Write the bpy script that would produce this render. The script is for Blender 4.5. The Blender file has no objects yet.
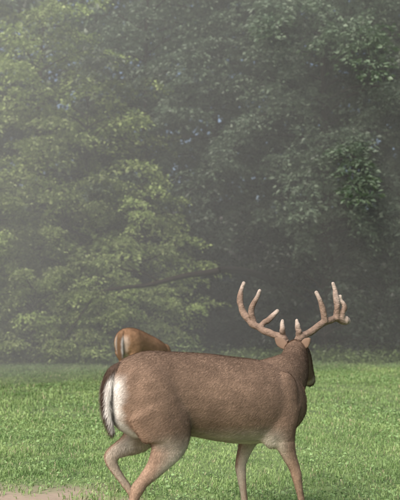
import bpy, math, numpy as np
from mathutils import Vector
rng=np.random.default_rng(7)
scene=bpy.context.scene
scene.view_settings.view_transform='Standard'; scene.view_settings.look='None'; scene.view_settings.exposure=0

# ---------------------------------------------------------------- helpers
def unit(v):
    v=np.asarray(v,float); n=np.linalg.norm(v,axis=-1,keepdims=True); return v/np.maximum(n,1e-9)
_tab=np.random.default_rng(99).random((256,256))
def vnoise(x,y,s=0):
    x=np.asarray(x,float)+s*17.3; y=np.asarray(y,float)+s*31.7
    xi=np.floor(x).astype(int); yi=np.floor(y).astype(int); fx=x-xi; fy=y-yi
    fx=fx*fx*(3-2*fx); fy=fy*fy*(3-2*fy)
    a=_tab[xi%256,yi%256]; b=_tab[(xi+1)%256,yi%256]; c=_tab[xi%256,(yi+1)%256]; d=_tab[(xi+1)%256,(yi+1)%256]
    return (a*(1-fx)+b*fx)*(1-fy)+(c*(1-fx)+d*fx)*fy
def sstep(a,b,x):
    t=np.clip((x-a)/(b-a),0,1); return t*t*(3-2*t)
class Acc:
    def __init__(s): s.v=[];s.q=[];s.c=[];s.m=[];s.n=0
    def add(s,v,q,c,m=0):
        v=np.asarray(v,float).reshape(-1,3); q=np.asarray(q,int).reshape(-1,4)
        s.v.append(v); s.q.append(q+s.n); s.n+=len(v)
        c=np.asarray(c,float)
        if c.ndim==1: c=np.tile(c,(len(v),1))
        s.c.append(c); s.m.append(np.full(len(q),m))
    def build(s,name,mats,smooth=False):
        v=np.concatenate(s.v); q=np.concatenate(s.q); c=np.concatenate(s.c); m=np.concatenate(s.m)
        me=bpy.data.meshes.new(name)
        me.vertices.add(len(v)); me.vertices.foreach_set('co',v.astype(np.float32).ravel())
        me.loops.add(q.size); me.loops.foreach_set('vertex_index',q.astype(np.int32).ravel())
        me.polygons.add(len(q)); me.polygons.foreach_set('loop_start',np.arange(0,q.size,4,dtype=np.int32))
        me.polygons.foreach_set('material_index',m.astype(np.int32))
        me.polygons.foreach_set('use_smooth',np.full(len(q),smooth))
        me.update(calc_edges=True)
        a=me.color_attributes.new('Col','FLOAT_COLOR','POINT')
        a.data.foreach_set('color',np.hstack([c,np.ones((len(c),1))]).astype(np.float32).ravel())
        for mt in mats: me.materials.append(mt)
        print(name,len(q)); return me
def link(name,me,parent=None):
    o=bpy.data.objects.new(name,me); scene.collection.objects.link(o)
    if parent: o.parent=parent
    return o
def tube(pts,rad,n=6):
    pts=np.asarray(pts,float); rad=np.asarray(rad,float); t=unit(np.gradient(pts,axis=0))
    h=np.array([0,0,1.]) if abs(t[:,2]).mean()<.8 else np.array([1.,0,0])
    s=unit(np.cross(t,h)); u=np.cross(s,t)
    a=np.linspace(0,2*math.pi,n,endpoint=False)
    v=pts[:,None]+rad[:,None,None]*(np.cos(a)[None,:,None]*s[:,None]+np.sin(a)[None,:,None]*u[:,None])
    k=len(pts); i=np.arange(k-1)[:,None]*n; j=np.arange(n)[None]; j2=(j+1)%n
    q=np.stack([i+j,i+j2,i+n+j2,i+n+j],-1).reshape(-1,4)
    return v.reshape(-1,3),q
def leaves(p,d,nrm,L,W):
    d=unit(d); s=unit(np.cross(d,nrm)); n=np.cross(s,d); L=L[:,None]; W=W[:,None]
    m=p+d*L*.45
    v=np.stack([p,m+s*W*.5+n*W*.15,p+d*L,m-s*W*.5+n*W*.15],1)
    q=np.arange(len(p)*4).reshape(-1,4)
    return v.reshape(-1,3),q

# ---------------------------------------------------------------- materials
def new_mat(name):
    m=bpy.data.materials.new(name); m.use_nodes=True; nt=m.node_tree; nt.nodes.clear(); return m,nt
def leaf_mat(name,trans=.25,gl=.04,rough=.5):
    m,nt=new_mat(name); N=nt.nodes; L=nt.links
    out=N.new('ShaderNodeOutputMaterial'); at=N.new('ShaderNodeAttribute'); at.attribute_name='Col'
    p=N.new('ShaderNodeBsdfDiffuse'); L.new(at.outputs['Color'],p.inputs[0])
    g=N.new('ShaderNodeBsdfGlossy'); g.inputs['Roughness'].default_value=rough; g.inputs[0].default_value=(1,1,1,1)
    tr=N.new('ShaderNodeBsdfTranslucent'); L.new(at.outputs['Color'],tr.inputs[0])
    mx=N.new('ShaderNodeMixShader'); mx.inputs[0].default_value=trans
    L.new(p.outputs[0],mx.inputs[1]); L.new(tr.outputs[0],mx.inputs[2])
    m2=N.new('ShaderNodeMixShader'); m2.inputs[0].default_value=gl; L.new(mx.outputs[0],m2.inputs[1]); L.new(g.outputs[0],m2.inputs[2]); L.new(m2.outputs[0],out.inputs[0])
    return m
def bark_mat():
    m,nt=new_mat('bark'); N=nt.nodes; L=nt.links
    out=N.new('ShaderNodeOutputMaterial'); p=N.new('ShaderNodeBsdfDiffuse')
    tc=N.new('ShaderNodeTexCoord'); mp=N.new('ShaderNodeMapping'); mp.inputs['Scale'].default_value=(9,9,1.5)
    nz=N.new('ShaderNodeTexNoise'); nz.inputs['Scale'].default_value=3; nz.inputs['Detail'].default_value=4
    cr=N.new('ShaderNodeValToRGB'); cr.color_ramp.elements[0].color=(.015,.013,.011,1); cr.color_ramp.elements[1].color=(.05,.042,.034,1)
    L.new(tc.outputs['Object'],mp.inputs[0]); L.new(mp.outputs[0],nz.inputs['Vector']); L.new(nz.outputs[0],cr.inputs[0]); L.new(cr.outputs[0],p.inputs[0])
    L.new(p.outputs[0],out.inputs[0]); return m
def fur_mat(name,rough=.9,nscale=14,amt=.15,bump=.15):
    m,nt=new_mat(name); N=nt.nodes; L=nt.links
    out=N.new('ShaderNodeOutputMaterial'); p=N.new('ShaderNodeBsdfPrincipled'); p.inputs['Roughness'].default_value=rough
    p.inputs['Specular IOR Level'].default_value=.12
    at=N.new('ShaderNodeAttribute'); at.attribute_name='Col'
    tc=N.new('ShaderNodeTexCoord'); nz=N.new('ShaderNodeTexNoise'); nz.inputs['Scale'].default_value=nscale; nz.inputs['Detail'].default_value=8
    mr=N.new('ShaderNodeMapRange'); mr.inputs[1].default_value=.3; mr.inputs[2].default_value=.7; mr.inputs[3].default_value=1-amt; mr.inputs[4].default_value=1+amt
    L.new(tc.outputs['Object'],nz.inputs['Vector']); L.new(nz.outputs[0],mr.inputs[0])
    vm=N.new('ShaderNodeVectorMath'); vm.operation='SCALE'; L.new(at.outputs['Color'],vm.inputs[0]); L.new(mr.outputs[0],vm.inputs['Scale'])
    L.new(vm.outputs[0],p.inputs['Base Color'])
    n2=N.new('ShaderNodeTexNoise'); n2.inputs['Scale'].default_value=120; mp=N.new('ShaderNodeMapping'); mp.inputs['Scale'].default_value=(.25,1,1)
    L.new(tc.outputs['Object'],mp.inputs[0]); L.new(mp.outputs[0],n2.inputs['Vector'])
    b=N.new('ShaderNodeBump'); b.inputs['Strength'].default_value=bump; b.inputs['Distance'].default_value=.006; L.new(n2.outputs[0],b.inputs['Height']); L.new(b.outputs[0],p.inputs['Normal'])
    L.new(p.outputs[0],out.inputs[0]); return m
M_leaf=leaf_mat('leaf'); M_bark=bark_mat(); M_grass=leaf_mat('grass_blade',.3,.03,.6)
M_fur=fur_mat('fur'); M_velvet=fur_mat('antler_velvet',.95,40,.3,.9)
m_dark,nt=new_mat('eye_black'); o=nt.nodes.new('ShaderNodeOutputMaterial'); p=nt.nodes.new('ShaderNodeBsdfPrincipled'); p.inputs['Base Color'].default_value=(.01,.008,.006,1); p.inputs['Roughness'].default_value=.15; nt.links.new(p.outputs[0],o.inputs[0])

# ---------------------------------------------------------------- ground
def gh(x,y):
    return (vnoise(x*.9,y*.9,1)-.5)*.05+(vnoise(x*.25,y*.25,2)-.5)*.06 + np.where(y>23,(np.minimum(y,90)-23)*.16,0) 
def bare(x,y):   # worn earth patch near the camera
    d=sstep(6.45,5.85,y+(vnoise(x*3,y*3,5)-.5)*.5)*sstep(-.3,-.8,x+(vnoise(x*2.5,y*2.5,6)-.5)*.5)
    return d
ys=np.concatenate([np.linspace(-300,-6,15),np.linspace(-5,28,120),np.linspace(29,100,36),np.linspace(120,600,12)])
xs=np.concatenate([np.linspace(-400,-20,16),np.linspace(-16,16,100),np.linspace(20,400,16)])
X,Y=np.meshgrid(xs,ys); Z=gh(X,Y); nx=len(xs); ny=len(ys)
i,j=np.meshgrid(np.arange(ny-1),np.arange(nx-1),indexing='ij'); k=i*nx+j
A=Acc(); A.add(np.stack([X,Y,Z],-1),np.stack([k,k+1,k+nx+1,k+nx],-1),(.1,.1,.1))
m,nt=new_mat('ground_turf'); N=nt.nodes; L=nt.links
out=N.new('ShaderNodeOutputMaterial'); p=N.new('ShaderNodeBsdfPrincipled'); p.inputs['Roughness'].default_value=.95
tc=N.new('ShaderNodeTexCoord'); n1=N.new('ShaderNodeTexNoise'); n1.inputs['Scale'].default_value=4; n1.inputs['Detail'].default_value=8
cr=N.new('ShaderNodeValToRGB'); cr.color_ramp.elements[0].position=.35; cr.color_ramp.elements[0].color=(.08,.12,.045,1); cr.color_ramp.elements[1].position=.7; cr.color_ramp.elements[1].color=(.17,.24,.08,1)
L.new(tc.outputs['Object'],n1.inputs['Vector']); L.new(n1.outputs[0],cr.inputs[0])
sx=N.new('ShaderNodeSeparateXYZ'); L.new(tc.outputs['Object'],sx.inputs[0])
def mrange(sock,a,b):
    r=N.new('ShaderNodeMapRange'); r.interpolation_type='SMOOTHSTEP'; r.inputs[1].default_value=a; r.inputs[2].default_value=b; L.new(sock,r.inputs[0]); return r.outputs[0]
ad=N.new('ShaderNodeMath'); ad.operation='MULTIPLY_ADD'; ad.inputs[1].default_value=.8; L.new(n1.outputs[0],ad.inputs[0]); L.new(sx.outputs[1],ad.inputs[2])
a1=mrange(ad.outputs[0],6.95,6.4)
ad2=N.new('ShaderNodeMath'); ad2.operation='MULTIPLY_ADD'; ad2.inputs[1].default_value=.8; L.new(n1.outputs[0],ad2.inputs[0]); L.new(sx.outputs[0],ad2.inputs[2])
a2=mrange(ad2.outputs[0],.15,-.3)
mu=N.new('ShaderNodeMath'); mu.operation='MULTIPLY'; L.new(a1,mu.inputs[0]); L.new(a2,mu.inputs[1])
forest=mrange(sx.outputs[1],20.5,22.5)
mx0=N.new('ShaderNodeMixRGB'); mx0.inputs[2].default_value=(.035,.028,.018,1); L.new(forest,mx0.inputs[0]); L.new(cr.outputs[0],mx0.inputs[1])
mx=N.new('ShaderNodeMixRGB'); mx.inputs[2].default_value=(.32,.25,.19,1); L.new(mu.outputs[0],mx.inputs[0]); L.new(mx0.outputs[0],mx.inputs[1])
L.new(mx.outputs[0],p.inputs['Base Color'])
b=N.new('ShaderNodeBump'); b.inputs['Strength'].default_value=.8; b.inputs['Distance'].default_value=.03; L.new(n1.outputs[0],b.inputs['Height']); L.new(b.outputs[0],p.inputs['Normal'])
L.new(p.outputs[0],out.inputs[0])
link('ground',A.build('ground',[m],True))

# ---------------------------------------------------------------- grass
def scatter(n,y0,y1,power):
    y=y0+(y1-y0)*rng.random(n)**power; x=(rng.random(n)*2-1)*(.3*y+2.2); return x,y
A=Acc()
def blades(n,y0,y1,h0,w0):
    x,y=scatter(n,y0,y1,.9)
    dens=.3+.75*vnoise(x*2.2,y*2.2,3); keep=(rng.random(n)<dens)&(rng.random(n)>bare(x,y)*.95); x=x[keep];y=y[keep]; n=len(x)
    tuft=vnoise(x*3,y*3,8)*.8+vnoise(x*.7,y*.7,9)*.4
    h=h0*(.3+1.0*tuft)*(.6+.7*rng.random(n)); w=w0*(.7+.6*rng.random(n))
    az=rng.random(n)*6.283; lean=.15+1.1*rng.random(n)**1.2
    d=np.stack([np.cos(az),np.sin(az),np.zeros(n)],1); a2=rng.random(n)*6.283; s=np.stack([np.cos(a2),np.sin(a2),np.zeros(n)],1)
    p0=np.stack([x,y,gh(x,y)-.005],1); up=np.array([0,0,1.])
    p1=p0+up*(h*.6)[:,None]+d*(h*.25*lean)[:,None]; p2=p0+up*(h*(1-.4*lean))[:,None]+d*(h*.85*lean)[:,None]
    W=w[:,None]*.5
    v=np.stack([p0-s*W,p0+s*W,p1+s*W*.8,p1-s*W*.8,p2+s*W*.12,p2-s*W*.12],1)
    k=np.arange(n)[:,None]*6; q=np.concatenate([k+np.array([[0,1,2,3]]),k+np.array([[3,2,4,5]])])
    g=np.clip(vnoise(x*1.3,y*1.3,11)*.6+vnoise(x*5,y*5,12)*.7-.15,0,1)[:,None]; r=rng.random((n,1))
    c=np.array([[.15,.26,.085]])*(1-g)+np.array([[.36,.49,.19]])*g
    c=np.where(r>.93,np.array([[.42,.40,.24]]),c)*(.8+.4*rng.random((n,1)))
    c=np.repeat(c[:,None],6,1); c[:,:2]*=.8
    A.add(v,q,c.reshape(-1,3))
blades(30000,1.5,5.5,.045,.006)
blades(150000,5.3,10,.045,.007)
blades(120000,9.5,21.5,.055,.013)
n=60000; x,y=scatter(n,3,21.5,.85); kp=(vnoise(x*1.6,y*1.6,21)+.25*rng.random(n)>.58)&(rng.random(n)>bare(x,y)); x=x[kp];y=y[kp];n=len(x)
z=gh(x,y)+.012+.035*rng.random(n)*(.4+vnoise(x*3,y*3,8)); az=rng.random(n)*6.283
d=np.stack([np.cos(az),np.sin(az),rng.normal(0,.4,n)],1); nr=np.stack([rng.normal(0,.6,n),rng.normal(0,.6,n),np.ones(n)],1)
sz=(.012+.014*rng.random(n))*(1+.05*y)
v,q=leaves(np.stack([x,y,z],1),d,nr,sz,sz*.7)
c=(np.array([[.23,.36,.14]])*(.7+.5*rng.random((n,1)))); A.add(v,q,np.repeat(c,4,0))
link('grass',A.build('grass',[M_grass]))

# ---------------------------------------------------------------- trees
def make_tree(name,seed,H,R,base,nl,tr,c0,c1,droop=.55,leafL=.11,dens=80,rise=(.35,.5)):
    r=np.random.default_rng(seed); A=Acc()
    hh=np.linspace(0,H*.97,12); wob=np.cumsum(r.normal(0,.05,(12,2)),0)*.8
    tp=np.stack([wob[:,0],wob[:,1],hh-.1],1); v,q=tube(tp,tr*(1-.93*hh/H)*(1+.5*np.exp(-hh*3)),8); A.add(v,q,(.1,.1,.1),1)
    for i in range(nl):
        u=(i+r.random())/nl; h=base+(H-base)*u*.97; az=i*2.4+r.normal(0,.35)
        ln=R*math.sin(math.pi*(.2+.75*u))**.7*r.uniform(.65,1.15); 
        o=np.array([np.interp(h,hh,tp[:,0]),np.interp(h,hh,tp[:,1]),h-.1]); dr=np.array([math.cos(az),math.sin(az),0])
        t=np.linspace(0,1,7); rs=rise[0]+rise[1]*u
        pts=o+dr*ln*t[:,None]; pts[:,2]+=ln*(rs*t-droop*t*t); pts+=np.cumsum(r.normal(0,.03*ln,(7,3)),0)*t[:,None]
        v,q=tube(pts,(.008+.007*ln)*(1-t)+.004,4); A.add(v,q,(.1,.1,.1),1)
        tone=r.uniform(.65,1.35)
        for s in range(int(ln*6)+4):
            ts=.15+.85*r.random()**.7; b0=np.array([np.interp(ts,t,pts[:,k]) for k in range(3)])
            sd=1 if s%2 else -1; a=az+sd*r.uniform(.3,1.15)*(1.05-ts*.6); l2=(ln*.33*(1.15-ts)+.3)*r.uniform(.7,1.2)
            d2=np.array([math.cos(a),math.sin(a),0]); pr=np.array([-d2[1],d2[0],0])
            tilt=r.normal(.05,.25); dp=r.uniform(.25,.6)
            n=int(l2*dens*r.uniform(.6,1.2)); 
            if n<3: continue
            ss=r.random(n)**.8; off=r.normal(0,.15,n)*(1.1-.6*ss)
            P=b0+d2*(l2*ss)[:,None]+pr*off[:,None]; P[:,2]+=l2*(tilt*ss-dp*ss*ss)-.25*np.abs(off)+r.normal(0,.03,n)
            D=d2*.6+pr*np.sign(off)[:,None]*.8+r.normal(0,.35,(n,3)); D[:,2]-=.35
            Nn=np.array([0,0,1.])+r.normal(0,.5,(n,3)); L_=leafL*r.uniform(.6,1.2,n)
            v,q=leaves(P,D,Nn,L_,L_*r.uniform(.45,.7,n))
            g=r.random((n,1)); c=(np.array([c0])*(1-g)+np.array([c1])*g)*tone*r.uniform(.7,1.25,(n,1)); A.add(v,q,np.repeat(c,4,0),0)
    return A.build(name,[M_leaf,M_bark])
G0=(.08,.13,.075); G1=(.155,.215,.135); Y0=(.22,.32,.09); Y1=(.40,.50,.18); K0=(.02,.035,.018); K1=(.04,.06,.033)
T_big=make_tree('broadleaf_big',1,12,5.0,3.0,62,.20,G0,G1,.8,.125,60)
T_mid=make_tree('broadleaf_mid',2,11,3.6,1.0,48,.13,G0,G1,.6,.12,62)
T_lite=make_tree('broadleaf_light',3,10,3.2,.6,52,.10,Y0,Y1,.5,.11,72)
T_sap=make_tree('sapling',4,5.0,1.7,.3,36,.04,Y0,Y1,.5,.09,85)
T_shrub=make_tree('shrub',5,2.3,1.3,.1,28,.02,Y0,Y1,.5,.08,85,(.6,.5))
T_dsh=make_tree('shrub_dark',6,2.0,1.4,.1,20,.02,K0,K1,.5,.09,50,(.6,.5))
def put(name,me,x,y,rot,s=1,sz=1):
    o=link(name,me); o.location=(x,y,float(gh(np.array(x),np.array(y)))); o.rotation_euler=(0,0,rot); o.scale=(s,s,s*sz); return o
for t in [(3.3,23.6,0.3,1),(7.6,24,2.0,.95),(0.4,25.5,4.0,1.0)]: put('oak_tree',T_big,*t)
for t in [(-1.6,24.5,0,1),(5.6,27,2.3,1.1),(-6.5,25,3.3,1),(-11,24,5,1)]: put('maple_tree',T_mid,*t)
for t in [(-4.1,23.2,0,1),(-7.9,21.8,2,.95)]: put('birch_tree',T_lite,*t)
for t in [(-3.0,20.8,0,.9),(-4.9,20.5,2,.95),(-1.7,21.3,4,.9),(-6.9,20.2,1,1),(-2.4,22.6,1,1.4)]: put('sapling',T_sap,*t)
for t in [(-2.2,20,0,.9),(-3.7,19.8,1,.9),(-5.4,19.6,3,1),(-1.2,20.8,4,.8),(-7,19,0,1)]: put('shrub',T_shrub,*t)
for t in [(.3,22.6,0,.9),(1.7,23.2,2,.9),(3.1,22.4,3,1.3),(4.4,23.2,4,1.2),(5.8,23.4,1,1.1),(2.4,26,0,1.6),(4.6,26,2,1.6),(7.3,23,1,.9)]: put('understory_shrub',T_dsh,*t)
# distant wood on the rising ground: one mass of leaf clumps
r=np.random.default_rng(11); A=Acc(); nc=3800; cx=r.uniform(-19,19,nc); cy=r.uniform(28.5,37,nc); top=13.5+2.5*vnoise(cx*.4,cx*0,7)
cz=gh(cx,cy)+r.random(nc)**.8*top
for a in range(nc):
    m_=26; P=np.array([cx[a],cy[a],cz[a]])+r.normal(0,1,(m_,3))*np.array([.7,.6,.33]); D=r.normal(0,1,(m_,3)); D[:,2]-=.3
    L_=r.uniform(.2,.42,m_); v,q=leaves(P,D,np.array([0,-.6,1.])+r.normal(0,.4,(m_,3)),L_,L_*.6)
    c=np.array([[.10,.155,.075]])*r.uniform(.7,1.3)*r.uniform(.7,1.3,(m_,1)); A.add(v,q,np.repeat(c,4,0))
for x0 in np.linspace(-18,18,17):
    x0=x0+r.normal(0,.6); y0=r.uniform(29,35); z0=float(gh(np.array(x0),np.array(y0))); hh=np.linspace(0,12,7)
    v,q=tube(np.stack([x0+np.cumsum(r.normal(0,.08,7)),y0+0*hh,z0-.2+hh],1),.16*(1-hh/14),6); A.add(v,q,(.1,.1,.1),1)
link('distant_trees',A.build('distant_trees',[M_leaf,M_bark]))

# weeds along the wood edge
A=Acc(); n=2600; x=rng.uniform(-10,10,n); y=rng.uniform(18.9,22.8,n)+.9*vnoise(x*.8,x*0,4)+np.where(x>0,.5,0)
hgt=(.10+.5*rng.random(n)**2)*np.where(x<0,1.1,.5)*sstep(18.6,20.3,y)+.05
for a in range(n):
    m_=rng.integers(8,20); t=rng.random(m_); ca=rng.random(m_)*6.283
    P=np.array([x[a],y[a],float(gh(x[a],y[a]))])+np.stack([np.cos(ca)*.12*t,np.sin(ca)*.12*t,hgt[a]*t],1)
    D=np.stack([np.cos(ca),np.sin(ca),rng.normal(.1,.4,m_)],1); L_=rng.uniform(.05,.12,m_)
    v,q=leaves(P,D,np.array([0,0,1.])+rng.normal(0,.4,(m_,3)),L_,L_*.5)
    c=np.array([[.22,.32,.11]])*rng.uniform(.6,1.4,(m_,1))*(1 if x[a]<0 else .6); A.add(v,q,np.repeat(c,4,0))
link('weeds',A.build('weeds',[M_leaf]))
# fallen limb leaning in the brush
A=Acc(); t=np.linspace(0,1,14); pts=np.stack([-2.2+2.6*t,19.1+.3*t,1.55+.5*t+.02*np.sin(t*11)-.02*np.sin(t*3.1),],1)
v,q=tube(pts,.025+.045*t,8); A.add(v,q,(.1,.1,.1))
pts=np.stack([.4+1.6*t,19.4+4*t,2.04+.3*t-.5*t*t],1); v,q=tube(pts,.07+.03*t,8); A.add(v,q,(.1,.1,.1))
pts=np.stack([-.9-1.0*t,19.25-.1*t,1.8+.42*t+.05*np.sin(6*t)],1); v,q=tube(pts,.02*(1-t)+.005,6); A.add(v,q,(.1,.1,.1))
pts=np.stack([-2.2-1.1*t,19.1+.2*t,1.55-1.58*t],1); v,q=tube(pts,.025*(1-.4*t),6); A.add(v,q,(.1,.1,.1))
link('fallen_branch',A.build('fallen_branch',[M_bark],True))

# ---------------------------------------------------------------- deer
def catmull(P,k=5):
    P=np.asarray(P,float); Q=np.vstack([2*P[0]-P[1],P,2*P[-1]-P[-2]]); out=[]
    for i in range(1,len(Q)-2):
        for t in np.arange(k)/k:
            out.append(.5*((2*Q[i])+(-Q[i-1]+Q[i+1])*t+(2*Q[i-1]-5*Q[i]+4*Q[i+1]-Q[i+2])*t*t+(-Q[i-1]+3*Q[i]-3*Q[i+1]+Q[i+2])*t**3))
    out.append(Q[-2]); return np.array(out)
class Poly:
    def __init__(s): s.v=[];s.f=[]
    def loft(s,rows,side=(0,1,0),n=16,k=5,sq=1.0):
        """rows: x,y,z,r_side,r_other"""
        R=catmull(rows,k); P=R[:,:3]; t=unit(np.gradient(P,axis=0))
        if side is None: sd=unit(np.cross(np.array([0,0,1.]),t))
        else: sd=np.tile(np.array(side,float),(len(P),1)); sd=unit(sd-(sd*t).sum(1,keepdims=True)*t)
        ot=np.cross(t,sd); a=np.linspace(0,2*math.pi,n,endpoint=False); ca=np.sign(np.cos(a))*abs(np.cos(a))**sq; sa=np.sign(np.sin(a))*abs(np.sin(a))**sq
        rs=np.maximum(R[:,3],.004); ro=np.maximum(R[:,4],.004)
        v=P[:,None]+rs[:,None,None]*ca[None,:,None]*sd[:,None]+ro[:,None,None]*sa[None,:,None]*ot[:,None]
        b=len(s.v); s.v+=v.reshape(-1,3).tolist(); m=len(P)
        for i in range(m-1):
            for j in range(n): s.f.append((b+i*n+j,b+i*n+(j+1)%n,b+(i+1)*n+(j+1)%n,b+(i+1)*n+j))
        s.f.append(tuple(b+j for j in range(n))[::-1]); s.f.append(tuple(b+(m-1)*n+j for j in range(n)))
    def ball(s,c,r,n=14,tilt=0):
        b=len(s.v); 
        ths=np.linspace(.12,math.pi-.12,9)
        for th in ths:
            for a in np.linspace(0,2*math.pi,n,endpoint=False):
                px,py,pz=r[0]*math.sin(th)*math.cos(a),r[1]*math.sin(th)*math.sin(a),r[2]*math.cos(th)
                ct,st=math.cos(tilt),math.sin(tilt); s.v.append([c[0]+px*ct+pz*st,c[1]+py,c[2]-px*st+pz*ct])
        m=len(ths)
        for i in range(m-1):
            for j in range(n): s.f.append((b+i*n+j,b+(i+1)*n+j,b+(i+1)*n+(j+1)%n,b+i*n+(j+1)%n))
        s.f.append(tuple(b+j for j in range(n))); s.f.append(tuple(b+(m-1)*n+j for j in range(n))[::-1])
    def remesh(s,name,vox=.009,sm=5):
        me=bpy.data.meshes.new(name+'_raw'); me.from_pydata(s.v,[],s.f); ob=bpy.data.objects.new('tmp',me); scene.collection.objects.link(ob)
        md=ob.modifiers.new('r','REMESH'); md.mode='VOXEL'; md.voxel_size=vox
        if sm: m2=ob.modifiers.new('s','SMOOTH'); m2.factor=.5; m2.iterations=sm
        dg=bpy.context.evaluated_depsgraph_get(); out=bpy.data.meshes.new_from_object(ob.evaluated_get(dg)); out.name=name
        bpy.data.objects.remove(ob); bpy.data.meshes.remove(me)
        out.polygons.foreach_set('use_smooth',np.ones(len(out.polygons),bool)); return out
def getv(me):
    v=np.zeros(len(me.vertices)*3,np.float32); me.vertices.foreach_get('co',v); n=np.zeros(len(me.vertices)*3,np.float32); me.vertex_normals.foreach_get('vector',n)
    return v.reshape(-1,3).astype(float),n.reshape(-1,3).astype(float)
def setcol(me,c,mat):
    a=me.color_attributes.new('Col','FLOAT_COLOR','POINT'); a.data.foreach_set('color',np.hstack([c,np.ones((len(c),1))]).astype(np.float32).ravel()); me.materials.clear(); me.materials.append(mat)

def make_deer(name,legs,neck,head,loc,heading,scale,coat,antlers=None,nfur=60000,trunk=None,tdz=0,patch=1.0,tailc=(.06,.04,.03)):
    root=bpy.data.objects.new(name,None); scene.collection.objects.link(root)
    root.location=loc; root.rotation_euler=(0,0,heading); root.scale=(scale,)*3
    B=Poly()
    B.loft([(x,0,z,w,h) for x,z,w,h in trunk],n=24,k=4,sq=.97)
    for s in (-1,1):
        B.ball((-.37,s*.103,.73),(.16,.085,.22),tilt=-.25)      # haunch
        B.ball((.38,s*.096,.67+tdz),(.125,.08,.22),tilt=.25)        # shoulder
    hoofs=[]
    for key,rows in legs.items():
        B.loft([(a,b_,c_,d_+.0025,e_+.0025) for a,b_,c_,d_,e_ in rows],side=(0,1,0),n=14,k=4)
        hoofs.append(rows[-1][:3])
        x,y,z=rows[-1][:3]; dx=.03
        for t in (-1,1): B.loft([(x-.005,y+t*.014,z+.03,.014,.02),(x+.01,y+t*.015,z+.005,.015,.026),(x+dx,y+t*.012,z-.015,.012,.014)],n=8,k=2)
    B.loft(neck,side=None,n=20,k=5)
    B.loft(head,side=None,n=18,k=4)
    me=B.remesh('body',.009,12); V,Nn=getv(me)
    hp=np.array(head)[:,:3]
    def colour(P,Nn):
        base=np.tile(np.array(coat),(len(P),1))
        x,y,z=P.T
        c=base*(1.0-.20*sstep(.84,.99,z))[:,None]
        c*= (1+.15*sstep(.6,.3,z))[:,None]
        c*= (.82+.36*(.6*vnoise(x*6+y*5,z*6+y*3,31)+.4*vnoise(x*17,z*17+y*9,33)))[:,None]
        trunkm=(x<.62)
        pale=np.array([.56,.50,.42]); white=np.array([.70,.68,.64])
        w=sstep(.62,.50,z)*sstep(.15,-.40,Nn[:,2])*sstep(.46,.3,abs(x))*trunkm; c=c*(1-w[:,None])+pale*w[:,None]
        inner=sstep(.2,.8,-np.sign(y)*Nn[:,1])*sstep(.62,.5,z)*sstep(.2,.34,z)*(abs(y)>.03)*trunkm; c=c*(1-.6*inner[:,None])+pale*.9*.6*inner[:,None]
        xe=x+.9*np.maximum(0,abs(y)-.03)+(vnoise(y*30,z*30,3)-.5)*.05
        bk=patch*sstep(-.455,-.555,xe)*sstep(.52,.66,z)*sstep(.92,.84,z); c=c*(1-bk[:,None])+white*bk[:,None]
        bk2=patch*sstep(-.40,-.46,x)*sstep(.44,.52,z)*sstep(.68,.6,z)*sstep(.10,.06,abs(y)); c=c*(1-bk2[:,None])+white*bk2[:,None]
        for h in hoofs:
            d=np.linalg.norm(P-np.array(h),axis=1); w=sstep(.05,.035,d)[:,None]; c=c*(1-w)+np.array([.03,.025,.02])*w
        d=np.linalg.norm(P-hp[-1],axis=1); w=sstep(.05,.03,d)[:,None]; c=c*(1-w)+np.array([.02,.018,.016])*w
        w=(sstep(.10,.07,d)*sstep(.045,.055,d))[:,None]*.5; c=c*(1-w)+pale*w
        return c
    setcol(me,colour(V,Nn),M_fur)
    link('body',me,root)
    me.calc_loop_triangles(); T=np.zeros(len(me.loop_triangles)*3,np.int32); me.loop_triangles.foreach_get('vertices',T); T=T.reshape(-1,3)
    a,b,c=V[T[:,0]],V[T[:,1]],V[T[:,2]]; ar=np.linalg.norm(np.cross(b-a,c-a),axis=1); pick=rng.choice(len(T),nfur,p=ar/ar.sum())
    u=rng.random((nfur,1)); w=rng.random((nfur,1)); fl=(u+w)>1; u=np.where(fl,1-u,u); w=np.where(fl,1-w,w)
    P=a[pick]*(1-u-w)+b[pick]*u+c[pick]*w; n_=unit(Nn[T[pick,0]])
    flow=np.tile(np.array([-1,0,-.45]),(nfur,1)); legm=(P[:,2]<.5)[:,None]; flow=np.where(legm,np.array([-.15,0,-1.]),flow)+rng.normal(0,.18,(nfur,3))
    flow=unit(flow-(flow*n_).sum(1,keepdims=True)*n_); L_=(.011+.011*rng.random(nfur))*np.where(P[:,2]<.45,.5,1)
    tip=P+flow*(L_*.96)[:,None]+n_*(L_*.22)[:,None]; sd=unit(np.cross(flow,n_)+rng.normal(0,.15,(nfur,3)))*.0008; mid=(P+tip)/2+n_*(L_*.06)[:,None]
    v=np.stack([P-sd,P+sd,mid+sd*.8,mid-sd*.8],1); v2=np.stack([mid-sd*.8,mid+sd*.8,tip+sd*.1,tip-sd*.1],1)
    col=colour(P,n_)*rng.uniform(.8,1.25,(nfur,1)); F=Acc(); q=np.arange(nfur*4).reshape(-1,4)
    F.add(v,q,np.repeat(col,4,0)); F.add(v2,q,np.repeat(col,4,0)); link('fur_coat',F.build('fur_coat',[M_fur]),root)
    # tail hanging against the rump
    Tl=Poly(); Tl.loft([(-.53,0,.935,.03,.03),(-.585,0,.905,.042,.03),(-.618,-.005,.84,.050,.024),(-.628,-.01,.76,.050,.020),(-.618,-.012,.68,.045,.016),(-.597,-.012,.62,.028,.013),(-.588,-.012,.585,.01,.01)],side=(0,1,0),n=14)
    me=Tl.remesh('tail',.006,2); V2,N2=getv(me); w=np.clip(sstep(.022,.042,abs(V2[:,1]+.008)+(vnoise(V2[:,2]*60,V2[:,1]*60,2)-.5)*.012)*sstep(.92,.86,V2[:,2]),0,1)[:,None]
    wt=np.array([.66,.63,.59])*(1 if patch>.5 else .7)
    setcol(me,np.array(tailc)*(1-w)+wt*w,M_fur); link('tail',me,root)
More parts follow.
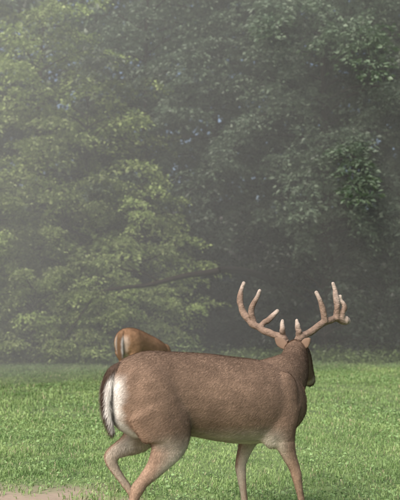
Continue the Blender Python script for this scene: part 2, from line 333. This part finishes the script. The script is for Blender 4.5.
    nt_=5000; pk=rng.choice(len(V2),nt_); P=V2[pk]+rng.normal(0,.002,(nt_,3)); n_=unit(N2[pk]); fl=unit(np.array([-.1,0,-1.])+n_*.35+rng.normal(0,.15,(nt_,3))); L_=.02+.02*rng.random(nt_)
    sd=unit(np.cross(fl,n_)+1e-3)*.0011; tip=P+fl*L_[:,None]; v=np.stack([P-sd,P+sd,tip+sd*.1,tip-sd*.1],1); ww=w[pk]
    cc=(np.array(tailc)*(1-ww)+wt*ww)*rng.uniform(.8,1.1,(nt_,1)); F=Acc(); F.add(v,np.arange(nt_*4).reshape(-1,4),np.repeat(cc,4,0)); link('tail_hair',F.build('tail_hair',[M_fur]),root)
    # ears
    e0=np.array(head[0][:3])*.65+np.array(head[1][:3])*.35; hd=unit(hp[-1]-hp[0]); sdv=unit(np.cross([0,0,1.],hd)); up=unit(np.cross(hd,sdv))
    for s,nm in ((1,'ear_left'),(-1,'ear_right')):
        rows=[]
        for t,wd in ((0,.016),(.2,.028),(.5,.034),(.75,.026),(.93,.012),(1,.004)):
            p_=e0+sdv*s*(.045+.075*t)+up*(.01+.035*t)-hd*(.0+.06*t); rows.append((*p_,wd,.010))
        E=Poly(); E.loft(rows,side=tuple(up*.8-hd*.5+sdv*s*-.3),n=12,k=4); me=E.remesh(nm,.006,2); V,Nn=getv(me); setcol(me,np.tile(np.array(coat)*.7,(len(V),1)),M_fur); link(nm,me,root)
        E=Poly(); ep=hp[1]*.45+hp[2]*.55+sdv*s*.057+up*.02; E.ball(tuple(ep),(.014,.014,.014)); me=E.remesh('eye',.004,1); me.materials.append(m_dark); link('eye_left' if s>0 else 'eye_right',me,root)
    if antlers:
        ch,sh=math.cos(-heading),math.sin(-heading); poll=np.array(antlers['poll'])-np.array(loc)
        Q=Poly(); rr=np.random.default_rng(3); tips=[]
        for br in antlers['branches']:
            rows=[]
            C=catmull(np.array(br),3)
            for dx,dy,dz,r in C:
                w=poll+np.array([dx,dy,dz])+rr.normal(0,.0022,3); r=r*rr.uniform(.98,1.22); rows.append((w[0]*ch-w[1]*sh,w[0]*sh+w[1]*ch,w[2],r,r))
            tips.append(rows[-1][:3])
            Q.loft(rows,side=(ch*0-sh*1,sh*0+ch*1,0),n=10,k=3)
            Q.ball(rows[-1][:3],(rows[-1][3]*1.0,)*3,n=10)
        me=Q.remesh('antlers',.005,2); V,Nn=getv(me); d=np.min([np.linalg.norm(V-np.array(t),axis=1) for t in tips],axis=0); w=sstep(.09,.0,d)[:,None]
        setcol(me,np.array([.19,.135,.105])*(1-w)+np.array([.36,.30,.26])*w,M_velvet); link('antlers',me,root)
    return root

trunkB=[(-.60,.79,.05,.08),(-.57,.79,.11,.15),(-.49,.785,.150,.208),(-.38,.778,.165,.236),(-.22,.782,.165,.222),(-.05,.762,.182,.230),(.12,.732,.195,.238),(.28,.713,.19,.236),(.42,.708,.16,.215),(.52,.715,.122,.17),(.59,.725,.07,.11)]
legsB={
 'RH':[(-.38,-.10,.74,.09,.17),(-.33,-.115,.62,.072,.155),(-.31,-.115,.53,.055,.11),(-.37,-.115,.43,.037,.060),(-.455,-.11,.345,.024,.035),(-.485,-.11,.31,.027,.038),(-.505,-.105,.25,.020,.024),(-.545,-.10,.13,.018,.020),(-.565,-.10,.075,.023,.025),(-.55,-.10,.03,.020,.022)],
 'LH':[(-.40,.10,.74,.085,.16),(-.36,.11,.64,.07,.14),(-.38,.115,.55,.05,.10),(-.455,.115,.50,.034,.057),(-.535,.11,.465,.024,.038),(-.55,.11,.435,.026,.036),(-.52,.11,.37,.020,.024),(-.44,.105,.26,.018,.020),(-.415,.105,.21,.023,.025),(-.43,.105,.16,.019,.021)],
 'RF':[(.40,-.10,.70,.07,.13),(.39,-.115,.60,.06,.10),(.405,-.115,.51,.045,.067),(.44,-.11,.42,.034,.043),(.475,-.11,.345,.027,.032),(.49,-.11,.30,.026,.03),(.515,-.105,.2,.018,.020),(.54,-.105,.10,.018,.020),(.55,-.105,.065,.023,.025),(.57,-.105,.03,.02,.022)],
 'LF':[(.40,.10,.70,.07,.13),(.36,.105,.60,.06,.10),(.315,.105,.51,.044,.062),(.275,.105,.42,.034,.042),(.25,.105,.35,.027,.032),(.25,.105,.31,.026,.03),(.262,.10,.2,.018,.020),(.275,.10,.10,.018,.020),(.27,.10,.065,.023,.025),(.285,.10,.03,.02,.022)]}
neckB=[(.36,.0,.76,.13,.19),(.50,.04,.81,.115,.165),(.61,.12,.855,.098,.138),(.69,.21,.915,.084,.115),(.745,.28,.975,.068,.088)]
headB=[(.715,.27,.99,.045,.05),(.755,.295,.975,.068,.076),(.805,.325,.93,.068,.08),(.852,.355,.87,.055,.067),(.90,.385,.815,.042,.049),(.935,.41,.775,.037,.039),(.952,.42,.76,.028,.03)]
ant=dict(poll=(.575,5.69,1.065),branches=[
 [(-.035,.0,-.05,.028),(-.055,0,-.01,.024),(-.14,.04,.02,.021),(-.23,.10,.075,.021),(-.29,.16,.14,.021),(-.31,.20,.22,.019),(-.29,.24,.34,.013)],
 [(-.055,-.0,0,.018),(-.06,-.02,.05,.016),(-.055,-.01,.10,.010)],
 [(-.23,.10,.07,.019),(-.24,.10,.17,.018),(-.195,.1,.285,.012)],
 [(-.20,.08,.05,.018),(-.14,.10,.10,.018),(-.075,.12,.16,.012)],
 [(.035,.0,-.05,.028),(.055,0,-.01,.024),(.13,.04,.03,.021),(.21,.10,.08,.021),(.30,.16,.11,.021),(.365,.20,.10,.028),(.385,.21,.095,.022)],
 [(.05,0,0,.018),(.04,-.02,.05,.016),(.03,-.01,.10,.010)],
 [(.23,.1,.08,.019),(.21,.1,.17,.018),(.175,.1,.275,.012)],
 [(.31,.16,.10,.019),(.315,.17,.22,.018),(.295,.18,.335,.012)],
 [(.34,.18,.10,.019),(.36,.18,.18,.017),(.34,.18,.25,.012)]])
make_deer('white_tailed_buck',legsB,neckB,headB,(.06,5.05,0),math.radians(27),1,(.265,.18,.13),ant,180000,trunkB)
def stand(x0,y,front,dx=0):
    if front: return [(x0,y,.58,.065,.11),(x0-.02,y,.52,.055,.09),(x0-.01,y,.45,.04,.055),(x0+dx*.3,y,.34,.027,.032),(x0+dx*.6,y,.2,.018,.021),(x0+dx,y,.07,.021,.023),(x0+dx+.015,y,.03,.02,.022)]
    return [(x0,y,.72,.085,.16),(x0+.05,y,.62,.07,.14),(x0+.03,y,.53,.05,.09),(x0-.10,y,.40,.027,.04),(x0-.12,y,.36,.026,.036),(x0-.11+dx*.5,y,.2,.019,.022),(x0-.10+dx,y,.07,.022,.024),(x0-.085+dx,y,.03,.02,.022)]
trunkD=[(-.60,.77,.05,.08),(-.57,.775,.11,.14),(-.49,.78,.16,.195),(-.38,.77,.182,.22),(-.22,.735,.19,.225),(-.05,.685,.20,.225),(.12,.64,.205,.22),(.28,.60,.185,.21),(.42,.58,.15,.185),(.52,.57,.12,.15),(.59,.56,.07,.10)]
legsD={'RH':stand(-.38,-.1,0,.03),'LH':stand(-.38,.1,0,-.08),'RF':stand(.38,-.09,1,.08),'LF':stand(.38,.09,1,-.04)}
neckD=[(.36,0,.60,.11,.16),(.52,.0,.53,.10,.14),(.66,.02,.44,.08,.10),(.76,.04,.34,.065,.08),(.82,.05,.26,.06,.07)]
headD=[(.79,.05,.30,.045,.05),(.83,.05,.25,.065,.072),(.87,.055,.19,.06,.07),(.905,.06,.125,.045,.055),(.935,.065,.08,.036,.04),(.955,.065,.045,.028,.03)]
make_deer('white_tailed_doe',legsD,neckD,headD,(-.75,12.2,0),math.radians(62),.99,(.32,.19,.11),None,60000,trunkD,-.14,.35,(.20,.12,.07))

# ---------------------------------------------------------------- mist drifting over the clearing, thicker to the left
def vol(name,dens,col=(.93,1,.94,1),an=-.35):
    m,nt=new_mat(name); o=nt.nodes.new('ShaderNodeOutputMaterial'); s=nt.nodes.new('ShaderNodeVolumeScatter'); s.inputs['Density'].default_value=dens; s.inputs['Color'].default_value=col; s.inputs['Anisotropy'].default_value=an
    nt.links.new(s.outputs[0],o.inputs['Volume']); return m
cols=[(-20,12,1.2),(-6,12,1.5),(-2.5,14,5),(1.5,17.8,14),(5,18.6,16.8),(20,18.8,17)]
vv=[];ff=[]
for x0,yb,yt in cols: vv+=[(x0,yb,-.2),(x0,20.0,-.2),(x0,yt,13),(x0,20.0,13)]
for i in range(len(cols)-1):
    a=i*4;b=a+4; ff+=[(a,b,b+2,a+2),(a+1,a+3,b+3,b+1),(a+2,b+2,b+3,a+3),(a,a+1,b+1,b)]
e=(len(cols)-1)*4; ff+=[(0,2,3,1),(e,e+1,e+3,e+2)]
me=bpy.data.meshes.new('mist'); me.from_pydata(vv,[],ff); me.materials.append(vol('mist_air',.05)); link('mist',me)

# ---------------------------------------------------------------- light
el=math.radians(42); az=math.radians(-145)   # hazy sun behind and left of the camera
d=Vector((math.sin(az)*math.cos(el),math.cos(az)*math.cos(el),math.sin(el)))
w=bpy.data.worlds.new('World'); scene.world=w; w.use_nodes=True; nt=w.node_tree; bg=nt.nodes['Background']; sk=nt.nodes.new('ShaderNodeTexSky'); sk.sky_type='NISHITA'; sk.sun_disc=False
sk.sun_elevation=el; sk.sun_rotation=az; sk.air_density=1; sk.dust_density=5
nt.links.new(sk.outputs[0],bg.inputs[0]); bg.inputs[1].default_value=.15
ld=bpy.data.lights.new('sun','SUN'); ld.energy=4.8; ld.angle=math.radians(40); ld.color=(1,.96,.89)
lo=link('sun',ld); lo.rotation_euler=d.to_track_quat('Z','Y').to_euler()
# ---------------------------------------------------------------- camera
cd=bpy.data.cameras.new('camera'); cam=link('camera',cd); cam.location=(0,0,1.25); cam.rotation_euler=(math.radians(90+3.62),0,0)
cd.sensor_fit='VERTICAL'; cd.sensor_height=24; cd.lens=43.2; cd.clip_end=2000; scene.camera=cam
cd.dof.use_dof=True; cd.dof.focus_distance=6.1; cd.dof.aperture_fstop=2.2
